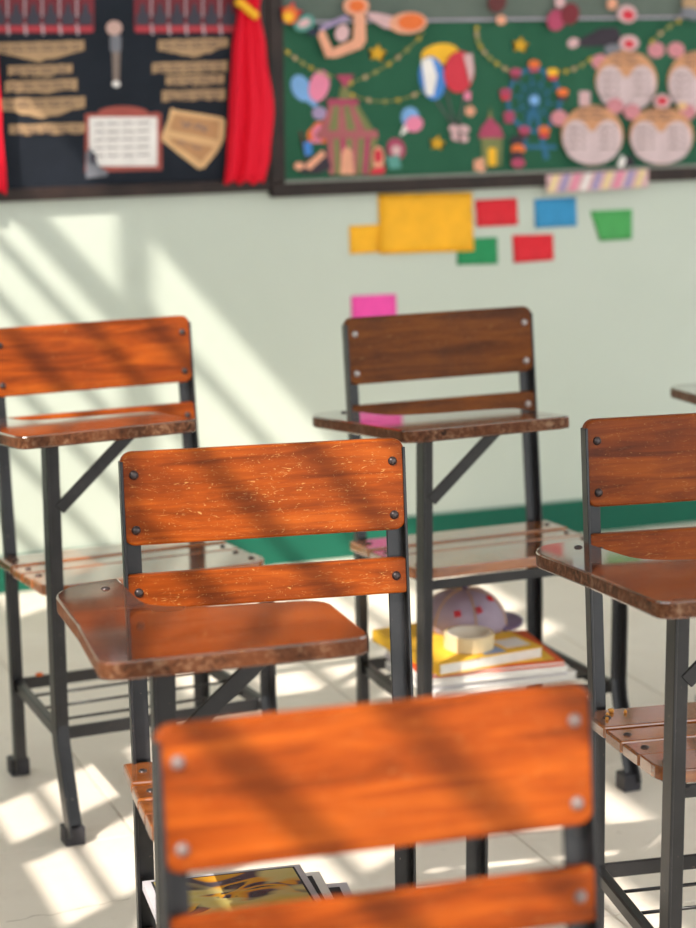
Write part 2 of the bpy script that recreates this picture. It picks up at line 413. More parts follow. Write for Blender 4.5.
def chair(label, x, y, yaw, tab, back='wood', screw='bolt', rail=None):
    c = thing('school_armchair', label, 'chair', (x, y, 0), yaw, 'wooden tablet-arm school chairs')
    P = lambda name, me, mats, par=c, loc=None, rot=None: link(name, per_material(me, tuple([mats] if isinstance(mats, str) else mats)), None, par, loc, rot)
    b = P('backrest', BACK_ME, back, c, (0, upy(BACK_Z) - 0.0006, BACK_Z), (-TILT, 0, 0))
    for sx in (-1, 1):
        for dz in (-0.041, 0.031): link('screw', SCREW[screw], None, b, (sx * 0.1725, -0.018, dz))
    r = P('lower_rail', RAIL_ME, rail or back, c, (0, upy(RAIL_Z) - 0.0006, RAIL_Z), (-TILT, 0, 0))
    for sx in (-1, 1): link('screw', SCREW[screw], None, r, (sx * 0.1725, -0.018, 0.0))
    for sx in (-1, 1):
        u = P('rear_upright', UP_ME[sx], 'steel')
        link('foot_cap', CAP, None, u, (sx * (WU), -0.011 + 0.012, 0))
    dz, tilt, rot, dx, dy = tab
    # tablet: pivots about its rear end
    R = Matrix.Rotation(rot, 4, 'Z') @ Matrix.Rotation(-math.atan(tilt), 4, 'X')
    Zr = 0.6701 + dz
    base = Matrix.Translation((-0.2 + dx, -0.25 + dy, 0)) @ Matrix.Rotation(rot, 4, 'Z') @ Matrix.Translation((0.2, 0.25, Zr + 0.0)) @ Matrix.Translation((0, -0.05, 0)) @ Matrix.Rotation(-math.atan(tilt), 4, 'X') @ Matrix.Translation((0, 0.05, 0))
    tb = P('tablet', TAB_ME, ('wood_tablet', 'edge')); tb.matrix_local = base
    link('screw', SCREW_TOP, None, tb, (-0.225, -0.075, 0.0))
    # where the post meets the tablet underside
    inv = base.inverted(); n = (base.to_3x3() @ Vector((0, 0, 1)))
    p0 = base @ Vector((0, 0, -TT))
    def under(px, py): return p0.z - (n.x * (px - p0.x) + n.y * (py - p0.y)) / n.z
    zt = under(-WPX, -PD) - 0.001
    key = 'post%.4f' % zt
    pl = link('front_post', front_me(-1, zt), 'steel', c); link('foot_cap', CAP, None, pl, (-WPX, -PD - PFS + 0.014, 0))
    pr_ = P('front_leg', FLEG, 'steel'); link('foot_cap', CAP, None, pr_, (WPX, -PD - PFS + 0.014, 0))
    bk = P('tablet_bracket', BRK, 'steel', tb, (0, 0, 0)); q = inv @ Vector((-WPX, -PD, zt)); bk.location = (0, q.y - 0.010, -TT - 0.0077)
    bx_ = -0.045; bz = under(bx_, -PD) - 0.006
    link('tablet_brace', bar_me('tablet_brace', (-WPX + 0.012, -PD - 0.003, zt - 0.125), (bx_, -PD - 0.003, bz), 0.021, 0.005, (0, 0, 1)), 'steel', c)
    for i in range(4):
        s = P('seat_slat', SLAT_ME[i], 'wood_seat')
        for sx in (-1, 1): link('screw', SCREW_TOP, None, s, (sx * 0.182, (SLATS[i][0] + SLATS[i][1]) / 2, SLATS[i][2] + seat_dz((SLATS[i][0] + SLATS[i][1]) / 2)))
    for sx in (-1, 1):
        P('seat_side_bar', STRAP_ME[sx], 'steel'); P('shelf_side_bar', SH_SIDE[sx], 'steel')
    P('seat_front_bar', SEATF_ME, 'steel'); P('seat_rear_bar', SEATR_ME, 'steel'); P('shelf_front_bar', SH_F, 'steel'); P('shelf_rear_bar', SH_R, 'steel')
    for k in range(3): P('shelf_rod', ROD, 'steel', c, (0, -0.085 - 0.074 * k, 0))
    return c
FLEG = front_me(1, 0.411)
chA = chair('armchair by the wall below the dark notice board, sunlit orange back, highest tablet', 0.9643, 3.8015, 0.0615, (0.0105, 0.122, 0.0292, -0.0003, 0.0046))
chB = chair('scuffed orange armchair holding picture-covered magazines on its under-seat rack', 0.8901, 2.6318, -0.1399, (-0.0081, 0.1026, 0.056, 0.0126, 0.0273), 'wood_scuffed')
chC = chair('brown shaded armchair with bright screws, books and a lavender cap on its rack', 1.5894, 3.662, 0.025, (0.0007, 0.1254, -0.0019, -0.0201, -0.0187), 'wood_shaded', 'bolt_bright')
chD = chair('shaded reddish brown armchair with crumbs on its seat and an empty rack', 1.5428, 2.5985, -0.1255, (-0.0031, 0.1187, 0.035, -0.0036, 0.0024), 'wood_red_shaded')
chE = chair('bright sunlit orange armchair standing in front of the chair with the magazines', 0.6364, 1.5789, -0.0772, (0, 0.1, 0, 0, 0), 'wood', 'bolt_mid')
chF = chair('armchair whose pale grey tablet corner shows beside the wall, beyond the shaded chairs', 2.304, 3.577, -0.25, (0.0, 0.11, 0, 0, 0), 'wood_shaded')

# ------------------------------------------------------------------ boards on the back wall
def wall_box(name, x0, x1, z0, z1, off0, off1, mat, parent=None, bev=0.0):
    return link(name, box_me(name, (x0, WALL_Y - off1, z0), (x1, WALL_Y - off0, z1), bev), mat, parent)
def noisy(name, c0, c1, scale=6, rough=0.6, spec=0.3):
    t = NT(name); g = t.n('ShaderNodeNewGeometry'); a = t.noise(g.outputs['Position'], scale, 5, 0.65, 0.4)
    MATS[name] = t.done(t.ramp(a, [(0.3, c0), (0.7, c1)]), rough, spec)
noisy('frame_brown', (0.012, 0.007, 0.006), (0.035, 0.018, 0.014), 14, 0.5)
noisy('board_black', (0.010, 0.013, 0.020), (0.016, 0.020, 0.030), 8, 0.75, 0.2)
noisy('board_green', (0.013, 0.088, 0.045), (0.022, 0.112, 0.060), 5, 0.7, 0.25)
noisy('board_dusty', (0.095, 0.125, 0.105), (0.14, 0.165, 0.14), 4, 0.8, 0.2)
FO = 0.026
XS = wp(270.5, 100, WALL_Y - FO).x
XA = wp(259, 100, WALL_Y - FO).x; XB = wp(285, 100, WALL_Y - FO).x
ZL0 = wp(130, 197, WALL_Y - FO).z; ZL1 = wp(130, 184.5, WALL_Y - FO).z
ZR0 = wp(470, 189.5, WALL_Y - FO).z; ZR1B = wp(470, 176, WALL_Y - FO).z
TOPZ = 2.05; XLB = -0.25; XRB = 3.75
nb = thing('notice_board', 'black notice board with dark brown frame and red curtains', 'notice board', (0, 0, 0))
wall_box('panel', XLB, XS - 0.004, ZL0 + 0.01, TOPZ, 0.0, 0.012, 'board_black', nb)
wall_box('frame_bottom', XLB, XS - 0.002, ZL0, ZL1, 0.0, FO, 'frame_brown', nb, 0.003)
wall_box('frame_side', XA, XS - 0.002, ZL1, TOPZ, 0.0, FO - 0.003, 'frame_brown', nb, 0.003)
wall_box('frame_side', XLB - 0.05, XLB, ZL0, TOPZ, 0.0, FO - 0.003, 'frame_brown', nb, 0.003)
wall_box('frame_top', XLB, XS - 0.002, TOPZ, TOPZ + 0.05, 0.0, FO, 'frame_brown', nb, 0.003)
gb = thing('chalkboard', 'green chalkboard with dark brown frame and circus paper cut-outs', 'chalkboard', (0, 0, 0))
wall_box('panel', XS, XRB, ZR0 + 0.01, TOPZ, 0.0, 0.012, 'board_green', gb)
wall_box('frame_bottom', XS, XRB, ZR0, ZR1B, 0.0, FO, 'frame_brown', gb, 0.003)
wall_box('frame_side', XS, XB, ZR1B, TOPZ, 0.0, FO - 0.003, 'frame_brown', gb, 0.003)
wall_box('frame_side', XRB, XRB + 0.05, ZR0, TOPZ, 0.0, FO - 0.003, 'frame_brown', gb, 0.003)
wall_box('frame_top', XS, XRB, TOPZ, TOPZ + 0.05, 0.0, FO, 'frame_brown', gb, 0.003)
ZU = wp(480, 19, WALL_Y - 0.02).z
up_ = wall_box('upper_panel', XB, XRB, ZU, TOPZ, 0.012, 0.018, 'board_dusty', gb)
S('pale_lilac', 165, 155, 168); wall_box('ledge_strip', XB, XRB, ZU - 0.005, ZU + 0.001, 0.018, 0.023, 'pale_lilac', gb)
S('chalk_dust', 150, 150, 140); wall_box('chalk_ledge', XB, XRB, ZR1B - 0.001, ZR1B + 0.006, 0.012, 0.020, 'chalk_dust', gb)

# ------------------------------------------------------------------ flat paper things on the wall
class Cut:
    """a flat paper thing: its pieces are outlines in the photograph's pixels, laid on the wall or board plane"""
    def __init__(s, name, label, cat, cx, cy_, off, group=None):
        s.off = off; s.o = wp(cx, cy_, WALL_Y - off); s.c = (cx, cy_)
        s.e = thing(name, label, cat, s.o, 0, group)
    def piece(s, name, pts, mat, layer=0, thick=0.0018, parent=None, bev=0.0):
        off = s.off + layer * 0.0022
        Y = WALL_Y - off; q = [wp(x, y, Y) - s.o for x, y in pts]
        bm = prism([(v.x, v.z) for v in q], 'y', Y - s.o.y - thick, Y - s.o.y, bev)
        bmesh.ops.triangulate(bm, faces=[f for f in bm.faces if len(f.verts) > 4])
        return link(name, mesh(bm, name), mat, parent or s.e)
    def writing(s, lines, mat, layer, w=1.0, parent=None, amp=0.6):
        bm = bmesh.new(); off = s.off + layer * 0.0022; Y = WALL_Y - off
        for (x0, y0, x1, y1) in lines:
            n = max(3, int(abs(x1 - x0) / 3)); prev = None
            for k in range(n + 1):
                f = k / n; x = x0 + (x1 - x0) * f; y = y0 + (y1 - y0) * f + amp * math.sin(k * 2.1 + x0)
                a, b = wp(x, y - w / 2, Y) - s.o, wp(x, y + w / 2, Y) - s.o
                va, vb = bm.verts.new(a + Vector((0, -0.0006, 0))), bm.verts.new(b + Vector((0, -0.0006, 0)))
                if prev and k % 5 != 4: bm.faces.new((prev[0], prev[1], vb, va))
                prev = (va, vb)
        o = link('writing', mesh(bm, 'writing'), mat, parent or s.e); o['kind'] = 'stuff'; return o
def ell(cx, cy_, rx, ry, n=20, rot=0.0, a0=0, a1=360):
    c, s_ = math.cos(math.radians(rot)), math.sin(math.radians(rot)); out = []
    full = abs(a1 - a0) >= 360
    for k in range(n if full else n + 1):
        a = math.radians(a0 + (a1 - a0) * k / n); x, y = rx * math.cos(a), ry * math.sin(a)
        out.append((cx + c * x - s_ * y, cy_ + s_ * x + c * y))
    return out
def star(cx, cy_, r, rot=0):
    return [(cx + (r if k % 2 == 0 else r * 0.48) * math.sin(math.radians(rot + 36 * k)), cy_ - (r if k % 2 == 0 else r * 0.48) * math.cos(math.radians(rot + 36 * k))) for k in range(10)]
def torn(x0, x1, y0, y1, wedge=None, jit=1.2, seed=0):
    rnd = random.Random(seed); top = []; bot = []; n = 12
    for k in range(n + 1):
        f = k / n; x = x0 + (x1 - x0) * f; top.append((x, y0 + rnd.uniform(-0.5, 0.5) - 0.03 * (x - x0)))
        yb = y1
        if wedge: yb = y1 + wedge * max(0, 1 - abs(f - 0.5) * 2.4)
        bot.append((x, yb + rnd.uniform(-jit, jit) - 0.03 * (x - x0)))
    return top + bot[::-1]
S('ink', 45, 40, 45); S('ink_soft', 120, 105, 105); S('ink_mid', 96, 78, 70); S('kraft', 176, 142, 106); S('kraft_light', 222, 178, 128)
S('white_paper', 235, 228, 224); S('rust', 165, 80, 70); S('deep_red', 118, 36, 46); S('navy_ink', 40, 48, 66)
BO = 0.0125
for i, (x0, x1, y0, y1, wd, lab) in enumerate([
    (-6, 84, 43, 54, 9, 'long torn brown paper strip under the left row of red seats'),
    (8, 72, 66, 75, 3, 'short torn brown paper strip below the long one on the left column'),
    (5, 77, 81, 92, 2, 'brown paper strip with straight ends in the middle of the left column'),
    (0, 85, 99, 111, 9, 'brown paper strip with a deep ragged edge above the bottom left strip'),
    (9, 85, 125, 135, 0, 'lowest brown paper strip of the left column, beside the framed notice'),
    (158, 228, 40, 50, 9, 'torn brown paper strip under the right row of red seats, deep ragged edge'),
    (152, 227, 63, 73, 1, 'brown paper strip just above the shortest one in the right column'),
    (166, 224, 76, 86, 0, 'shortest brown paper strip, third in the column above the ticket'),
    (162, 225, 91, 101, 0, 'brown paper strip directly above the tan ticket')]):
    c = Cut('paper_strip', lab, 'paper strip', (x0 + x1) / 2, y0, BO, 'torn paper strips on the notice board')
    c.piece('paper', torn(x0, x1, y0, y1, wd, seed=i), 'kraft', 0)
    c.writing([(x0 + 4, y0 + 4, x1 - 4, y0 + 2), (x0 + 6, y0 + 8, x1 - 6, y0 + 6)], 'ink_mid', 1.2, 1.6)
for (x0, x1, lab) in ((-10, 94, 'picture of red theatre seats above the left column of paper strips'), (134, 237, 'picture of red theatre seats beside the red curtain with the yellow tie')):
    c = Cut('seat_row_picture', lab, 'picture', (x0 + x1) / 2, 20, BO, 'theatre seat pictures')
    c.piece('card', rrect(x0, x1, -14, 33, 3), 'deep_red', 0)
    S('seat_dark', 62, 58, 70); S('seat_red', 176, 56, 66); S('post_grey', 176, 160, 166)
    n = 6
    for k in range(n):
        x = x0 + (x1 - x0) * (k + 0.5) / n
        c.piece('figure', [(x - 6, 25), (x - 7, 17), (x - 3, 12), (x - 2, 4), (x + 2, 3), (x + 3, 11), (x + 7, 16), (x + 6, 25)], 'seat_dark', 1)
    c.piece('rail', rrect(x0 + 1, x1 - 1, 26, 32, 2), 'seat_red', 1.5)
    for k in range(n - 1):
        x = x0 + (x1 - x0) * (k + 1) / n; c.piece('post', [(x - 0.8, -2), (x + 0.8, -2), (x + 0.8, 17), (x - 0.8, 17)], 'post_grey', 2)
        c.piece('foot', [(x - 1, 24), (x + 1.2, 24), (x + 2.6, 35), (x + 0.2, 35)], 'post_grey', 2)
c = Cut('microphone_cutout', 'grey paper microphone with round head between the theatre seat pictures', 'cut-out', 114, 50, BO)
S('mic_head', 196, 160, 150); S('mic_grey', 118, 118, 126); S('mic_brown', 128, 112, 104)
c.piece('head', ell(114, 28, 8, 7.5), 'mic_head', 1); c.piece('collar', rrect(110, 121, 35, 52, 3), 'mic_grey', 0.5)
c.piece('handle', [(112, 50), (120, 50), (119, 84), (113, 84)], 'mic_brown', 0); c.piece('tip', ell(116, 84, 4, 3), 'white_paper', 1)
c = Cut('framed_notice', 'white paper notice with arched rust border and small printed lines', 'notice', 124, 140, BO)
arch = [(85, 172), (85, 114), (92, 113)] + ell(123, 114, 26, 8, 12, 0, 180, 360) + [(155, 112), (161, 113), (162, 170)]
c.piece('border', arch[::-1], 'rust', 0); c.piece('sheet', rrect(89, 157, 117, 166, 2), 'white_paper', 1)
c.writing([(95, y, 152, y - 1.5) for y in (124, 132, 140, 148, 156)], 'ink_soft', 2, 1.4)
c.piece('badge', [(86, 178), (86, 152), (91, 148), (99, 166), (108, 172), (107, 176), (96, 177)], 'mic_grey', 2.5); c.piece('badge_tip', ell(93, 158, 3, 6), 'seat_dark', 3.2)
c = Cut('paper_ticket', 'tan paper ticket with notched corners beside the framed notice', 'ticket', 193, 138, BO)
tk = [(171, 108), (177, 110), (221, 117), (225, 120), (224, 138), (221, 145), (217, 152), (204, 168), (198, 169), (170, 147), (160, 139), (164, 130), (168, 120)]
c.piece('card', tk[::-1], 'kraft_light', 0); S('kraft_mid', 190, 140, 96)
c.piece('inner_panel', [(174, 114), (219, 121), (218, 140), (169, 130)], 'kraft_mid', 1)
c.piece('inner_panel', [(168, 137), (214, 147), (201, 162), (172, 143)], 'kraft_mid', 1)
c.writing([(181, 122, 210, 128), (182, 125, 211, 131), (178, 142, 202, 149)], 'ink_soft', 2, 1.6, amp=1.5)

# red curtains hanging over the notice board
def cloth_mat(name, c):
    t = NT(name); v = t.coords((1, 1, 1)); a = t.noise(v, 220, 2, 0.5); t.bump(a, 0.15, 0.0005)
    MATS[name] = t.done(c, 0.6, 0.12)
cloth_mat('red_cloth', (0.74, 0.010, 0.030, 1))
def curtain(label, rows, cx, folds, amp, seed):
    o = wp(cx, 90, WALL_Y - 0.043); e = thing('curtain', label, 'curtain', o, 0, 'red curtains on the notice board')
    bm = bmesh.new(); nu = 48; grid = []; nv = 26
    def lerp(y):
        for (ya, la, ra), (yb, lb, rb) in zip(rows, rows[1:]):
            if ya <= y <= yb:
                f = (y - ya) / (yb - ya); f = f * f * (3 - 2 * f); return la + (lb - la) * f, ra + (rb - ra) * f
        return rows[-1][1:]
    for j in range(nv + 1):
        y = rows[0][0] + (rows[-1][0] - rows[0][0]) * j / nv; l, r = lerp(y); row = []
        for i in range(nu + 1):
            u = i / nu; d = amp * (0.6 * math.sin(u * folds * 2 * math.pi + seed + j * 0.05) + 0.4 * math.sin(u * folds * 4.3 + j * 0.12)) * min(1, 0.35 + j / nv)
            yy = y + (2.0 * math.sin(u * folds * 2 * math.pi + seed) if j == nv else 0)
            row.append(bm.verts.new(wp(l + (r - l) * u, yy, WALL_Y - 0.043 + d) - o))
        grid.append(row)
    for a, b in zip(grid, grid[1:]):
        for i in range(nu): bm.faces.new((a[i], a[i + 1], b[i + 1], b[i]))
    me = mesh(bm, 'drape', True); ob = link('drape', me, 'red_cloth', e)
    md = ob.modifiers.new('thickness', 'SOLIDIFY'); md.thickness = 0.0015
    return e, o
e, o = curtain('red curtain gathered by a yellow tie beside the theatre seat picture', [(-120, 204, 268), (-25, 230, 264), (8, 238, 259), (50, 232, 266), (110, 229, 274), (160, 227, 270), (183, 224, 264)], 246, 3, 0.012, 0.4)
S('yellow_cloth', 240, 178, 40)
bm = bmesh.new()
pth = [wp(x, y, WALL_Y - 0.060) - o for x, y in ((236, 1), (243, 5), (250, 11), (257, 17))]
sweep(bm, pth, [(0.010 * math.cos(a) , 0.010 * math.sin(a)) for a in [k * math.pi / 6 for k in range(12)]], Vector((0, 0, 1))); link('tie', mesh(bm, 'tie', True), 'yellow_cloth', e)
curtain('red curtain edge hanging at the far end of the notice board', [(-120, -70, -8), (-25, -70, -20), (60, -75, -2), (120, -78, 2), (193, -80, 7)], -30, 5, 0.011, 1.4)

# ---- green board cut-outs
S('gold', 214, 160, 30); S('c_red', 205, 50, 66); S('c_pink', 226, 130, 160); S('c_blue', 70, 130, 205); S('c_sky', 120, 165, 215)
S('c_yellow', 238, 180, 40); S('c_peach', 226, 160, 130); S('c_orange', 226, 110, 50); S('c_teal', 90, 150, 140); S('c_magenta', 170, 66, 96)
S('c_tent_pink', 168, 92, 96); S('c_tent_green', 118, 122, 74); S('c_lilac', 160, 140, 175); S('c_dark', 52, 42, 52); S('c_mauve', 210, 170, 172)
S('c_bear', 206, 148, 108); S('c_lobe', 206, 182, 184); S('c_line', 120, 92, 84); S('c_wheel', 48, 106, 140); S('c_gar', 186, 160, 62); S('c_mauve2', 190, 160, 124); S('c_chain', 150, 146, 84); S('c_brown', 96, 44, 44)
for (x, y, r, lab) in ((377, 53, 9.5, 'gold paper star between the circus tent and the orange paper shapes'), (520, 45, 8.5, 'gold paper star above the ferris wheel'), (437, 143, 8, 'gold paper star under the cluster of balloons')):
    c = Cut('gold_star', lab, 'star', x, y, BO, 'gold paper stars'); c.piece('star', star(x, y, r, 8)[::-1], 'gold', 0, 0.003)
def garland(lab, pts, n, flags=True):
    c = Cut('garland', lab, 'garland', pts[0][0], pts[0][1], BO, 'paper garlands on the chalkboard')
    P = []
    (xa, ya), (xm, ym), (xb, yb) = pts
    for k in range(25):
        f = k / 24; P.append((xa * (1 - f) ** 2 + 2 * xm * f * (1 - f) + xb * f * f, ya * (1 - f) ** 2 + 2 * ym * f * (1 - f) + yb * f * f))
    link('cord', tube_me('cord', [wp(x, y, WALL_Y - BO - 0.003) - c.o for x, y in P], 0.0016, 6, Vector((0, 1, 0))), 'c_chain', c.e)
    for k in range(n):
        x, y = P[int((k + 0.5) * 24 / n)]; m = ('c_gar', 'c_mauve2', 'c_chain')[k % 3]
        c.piece('pennant', [(x - 2.4, y - 1.2), (x, y - 2.4), (x + 2.4, y - 0.8), (x + 0.8, y + 2.8), (x - 1.2, y + 2.3)][::-1], m, 2.4)
garland('paper garland running from the chalkboard frame to the circus tent flag', [(284, 49), (305, 68), (333, 77)], 6)
garland('paper garland rising from the tent flag to the orange paper shape', [(347, 84), (392, 70), (424, 32)], 7)
garland('faint paper garland sagging from the tent flag to the balloons', [(346, 92), (385, 112), (424, 90)], 5)
garland('paper garland swinging down from the ledge to the ferris wheel', [(477, 26), (472, 52), (511, 72)], 8)
garland('short paper garland between the ferris wheel and the round bear cards', [(562, 72), (578, 70), (594, 56)], 4)
garland('paper garland above the right-hand round bear card', [(648, 46), (672, 18), (704, 12)], 6)
c = Cut('sun_cutout', 'orange paper sun with yellow centre in the chalkboard corner', 'cut-out', 290, 14, BO + 0.015)
c.piece('rays', star(291, 13, 12, 10)[::-1], 'c_red', 0); c.piece('disc', ell(290, 15, 8, 9), 'c_orange', 1); c.piece('centre', ell(288, 17, 5, 5), 'c_yellow', 2)
c = Cut('teal_ring', 'teal paper ring beside the orange paper sun', 'cut-out', 304, 22, BO + 0.015)
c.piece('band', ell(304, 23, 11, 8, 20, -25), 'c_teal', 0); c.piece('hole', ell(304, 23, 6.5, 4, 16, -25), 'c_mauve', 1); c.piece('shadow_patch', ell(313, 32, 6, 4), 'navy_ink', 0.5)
c = Cut('acrobat_cutout', 'peach paper acrobat shape with bent arms under the ledge', 'cut-out', 345, 30, BO + 0.015)
c.piece('head', ell(356, 6, 13, 10), 'c_peach', 1); c.piece('head_patch', ell(357, 6, 8, 6), 'c_orange', 2)
c.piece('arm', [(354, 14), (365, 14), (366, 42), (356, 48), (353, 40)], 'c_peach', 0.5)
c.piece('arm', [(356, 38), (365, 40), (362, 48), (335, 58), (326, 57), (330, 50)], 'c_peach', 1.2)
c.piece('arm', [(316, 32), (324, 30), (333, 50), (334, 57), (326, 58)], 'c_peach', 0.2)
c.piece('knee', ell(342, 33, 7, 9, 16, 15), 'c_mauve', 0.3)
c.piece('ribbon', [(318, 27), (345, 15), (350, 18), (322, 31)], 'c_lilac', 0.1)
c = Cut('flyer_cutout', 'orange paper flyer shape stretched along the ledge', 'cut-out', 400, 22, BO + 0.015)
c.piece('body', [(366, 12), (378, 13), (392, 16), (396, 30), (384, 28), (368, 18)], 'c_mauve', 0); c.piece('torso', ell(408, 23, 19, 11, 22, -4), 'c_peach', 0.6); c.piece('patch', ell(411, 22, 13, 8, 20, -4), 'c_orange', 1.6)
c = Cut('heart_balloon', 'blue and pink paper heart balloon beside the circus tent', 'balloon', 311, 90, BO)
c.piece('half', ell(301, 88, 9.5, 14, 20, -24), 'c_sky', 0); c.piece('half', ell(319, 86, 10, 16, 20, 14), 'c_pink', 0.8); c.piece('point', [(303, 98), (318, 96), (316, 108), (312, 106)], 'c_sky', 0.4)
c.piece('basket', ell(319, 113, 7, 6.5), 'c_lilac', 1.4)
# circus tent
c = Cut('circus_tent', 'striped pink and green paper circus tent with pennant on top', 'cut-out', 345, 140, BO)
c.piece('pennant', [(336, 75), (354, 75), (345, 88)], 'c_magenta', 2); c.piece('finial', [(341, 86), (348, 86), (351, 101), (338, 101)], 'c_tent_green', 1)
for k in range(6):
    a, b = k / 6, (k + 1) / 6
    tx = lambda f: 330 + 26 * f; bx2 = lambda f: 318 + 58 * f
    c.piece('roof_stripe', [(tx(a), 102), (tx(b), 102), (bx2(b), 134), (bx2(a), 134)], ('c_tent_pink', 'c_tent_green')[k % 2], 1)
c.piece('crown_band', [(328, 99), (357, 99), (359, 105), (327, 105)], 'c_magenta', 2)
c.piece('valance', [(316, 131), (377, 130), (378, 138), (316, 139)], 'c_tent_pink', 2)
for k in range(8):
    a, b = k / 8, (k + 1) / 8; X = lambda f: 327 + 50 * f; X2 = lambda f: 329 + 44 * f
    c.piece('wall_stripe', [(X(a), 136), (X(b), 136), (X2(b), 174.5), (X2(a), 174.5)], ('c_tent_pink', 'c_tent_green', 'c_magenta', 'c_tent_green')[k % 4], 1)
c.piece('doorway', [(340, 174.5), (342, 152), (347, 146), (352, 152), (354, 174.5)], 'c_peach', 2)
c = Cut('small_tent', 'small orange and pink paper tent behind the striped tent', 'cut-out', 316, 130, BO)
c.piece('roof', [(307, 133), (316, 122), (328, 121), (326, 143), (308, 143)], 'c_orange', 0); c.piece('stripe', [(312, 130), (320, 123), (321, 143), (313, 143)], 'c_pink', 0.4)
c = Cut('mixed_cutout', 'blue, peach and black paper scraps beside the tent foot', 'cut-out', 310, 160, BO)
c.piece('blue_scrap', [(303, 143), (311, 141), (312, 154), (305, 156)], 'c_blue', 3.2); c.piece('black_scrap', [(296, 168), (326, 150), (331, 168), (318, 174), (302, 173)], 'c_dark', 2.4)
c.piece('peach_scrap', ell(299, 166, 5, 4), 'c_peach', 3.2); c.piece('peach_scrap', [(304, 166), (322, 150), (326, 155), (310, 170)], 'c_peach', 3.4); c.piece('stick', [(299, 131), (301, 131), (308, 158), (306, 159)], 'c_brown', 3)
c = Cut('red_cutout', 'red and peach paper cut-out at the right foot of the circus tent', 'cut-out', 378, 165, BO)
c.piece('lower', [(369, 174.5), (384, 174), (385, 166), (373, 168)], 'c_red', 2.6); c.piece('upper', ell(378, 158, 6, 12), 'c_peach', 2.4); c.piece('patch', ell(378, 156, 4, 7), 'c_red', 3.4)
c = Cut('pink_cutout', 'small pink and teal paper cut-out right of the circus tent', 'cut-out', 396, 152, BO)
c.piece('top', ell(396, 149, 9, 11, 18, -20), 'c_magenta', 0); c.piece('base', [(386, 157), (399, 155), (401, 168), (390, 169)], 'c_teal', 1); c.piece('spot', ell(396, 150, 5, 5), 'c_mauve', 1.2)
c = Cut('cotton_candy', 'blue and pink paper cotton candy on a white cone', 'cut-out', 411, 122, BO)
c.piece('cone', [(400, 136), (404, 124), (411, 129)], 'white_paper', 0); c.piece('puff', ell(410, 117, 9, 10), 'c_sky', 0.8); c.piece('puff', ell(414, 124, 9, 8, 18, -20), 'c_pink', 1.6)
c = Cut('balloon_bunch', 'bunch of yellow, red and blue paper balloons tied with a white bow', 'balloons', 450, 90, BO)
c.piece('balloon', ell(440, 54, 19, 10.5, 22, -8), 'c_yellow', 0); bl = c.piece('balloon', ell(432, 78, 13, 22, 24, -8), 'c_blue', 1)
c.piece('shine', [(421, 60), (431, 57), (437, 76), (433, 96), (426, 95)], 'white_paper', 2, parent=None); c.piece('balloon', ell(459, 72, 15, 21, 24, 6), 'c_red', 2.4)
c.piece('shine', [(463, 55), (472, 53), (474, 72), (470, 84), (467, 70)], 'c_mauve', 3.4); c.piece('knot', [(465, 91), (471, 92), (470, 101), (463, 99)], 'c_pink', 2.8)
S('c_string', 110, 100, 105)
for xa, ya in ((436, 100), (446, 90), (465, 98)):
    link('string', tube_me('string', [wp(x, y, WALL_Y - BO - 0.003) - c.o for x, y in ((xa, ya), ((xa + 458) / 2 - 1, (ya + 130) / 2), (457, 131))], 0.0018, 6, Vector((0, 1, 0))), 'c_string', c.e)
for q in ((454, 129), (464, 129), (456, 137), (463, 138)): c.piece('bow_loop', ell(q[0], q[1], 5.5, 4.2, 14, 20), 'c_mauve', 3)
c = Cut('paper_flower', 'small peach paper flower right of the balloon strings', 'flower', 470, 111, BO, 'small paper flowers')
for k in range(5): c.piece('petal', ell(470 + 3 * math.cos(k * 1.257), 111 + 3 * math.sin(k * 1.257), 2.6, 2.6, 10), 'c_peach', 0 + 0.1 * k)
c = Cut('paper_flower', 'small peach paper flower beside the foot of the pink castle tent', 'flower', 480, 165, BO, 'small paper flowers')
for k in range(5): c.piece('petal', ell(480 + 4 * math.cos(k * 1.257), 165 + 4 * math.sin(k * 1.257), 3.4, 3.4, 10), 'c_peach', 0 + 0.1 * k)
c = Cut('castle_tent', 'small pink paper castle tent with yellow green walls', 'cut-out', 491, 140, BO)
c.piece('spire', [(487, 121), (490, 107), (493, 121)], 'c_tent_green', 0); c.piece('roof', [(478, 138), (481, 128), (490, 117), (500, 127), (504, 138)], 'c_magenta', 0.6)
c.piece('wall', [(481, 138), (502, 138), (501, 166), (483, 166)], 'c_tent_green', 0.3); c.piece('doorway', rrect(488, 496, 148, 166, 2), 'c_yellow', 1.2)
c = Cut('ferris_wheel', 'blue paper ferris wheel with red and yellow gondolas', 'cut-out', 534, 100, BO)
def ring(cx, cy_, ro, ri, n=36): return cx, cy_, ro, ri, n
def ringpiece(c, name, cx, cy_, rx, ry, w, mat, layer):
    bm = bmesh.new(); Y = WALL_Y - c.off - layer * 0.0022; n = 40; rows = []
    for k in range(n):
        a = 2 * math.pi * k / n; row = []
        for (f, dy) in ((1 + w, 0), (1 + w, -0.0018), (1 - w, -0.0018), (1 - w, 0)):
            v = wp(cx + rx * f * math.cos(a), cy_ + ry * f * math.sin(a), Y) - c.o; row.append(bm.verts.new(v + Vector((0, dy, 0))))
        rows.append(row)
    for k in range(n):
        a, b = rows[k], rows[(k + 1) % n]
        for i in range(4): bm.faces.new((a[i], a[(i + 1) % 4], b[(i + 1) % 4], b[i]))
    return link(name, mesh(bm, name), mat, c.e)
ringpiece(c, 'rim', 534, 100, 26, 31, 0.07, 'c_wheel', 1); ringpiece(c, 'inner_rim', 534, 100, 14, 17, 0.04, 'c_wheel', 1)
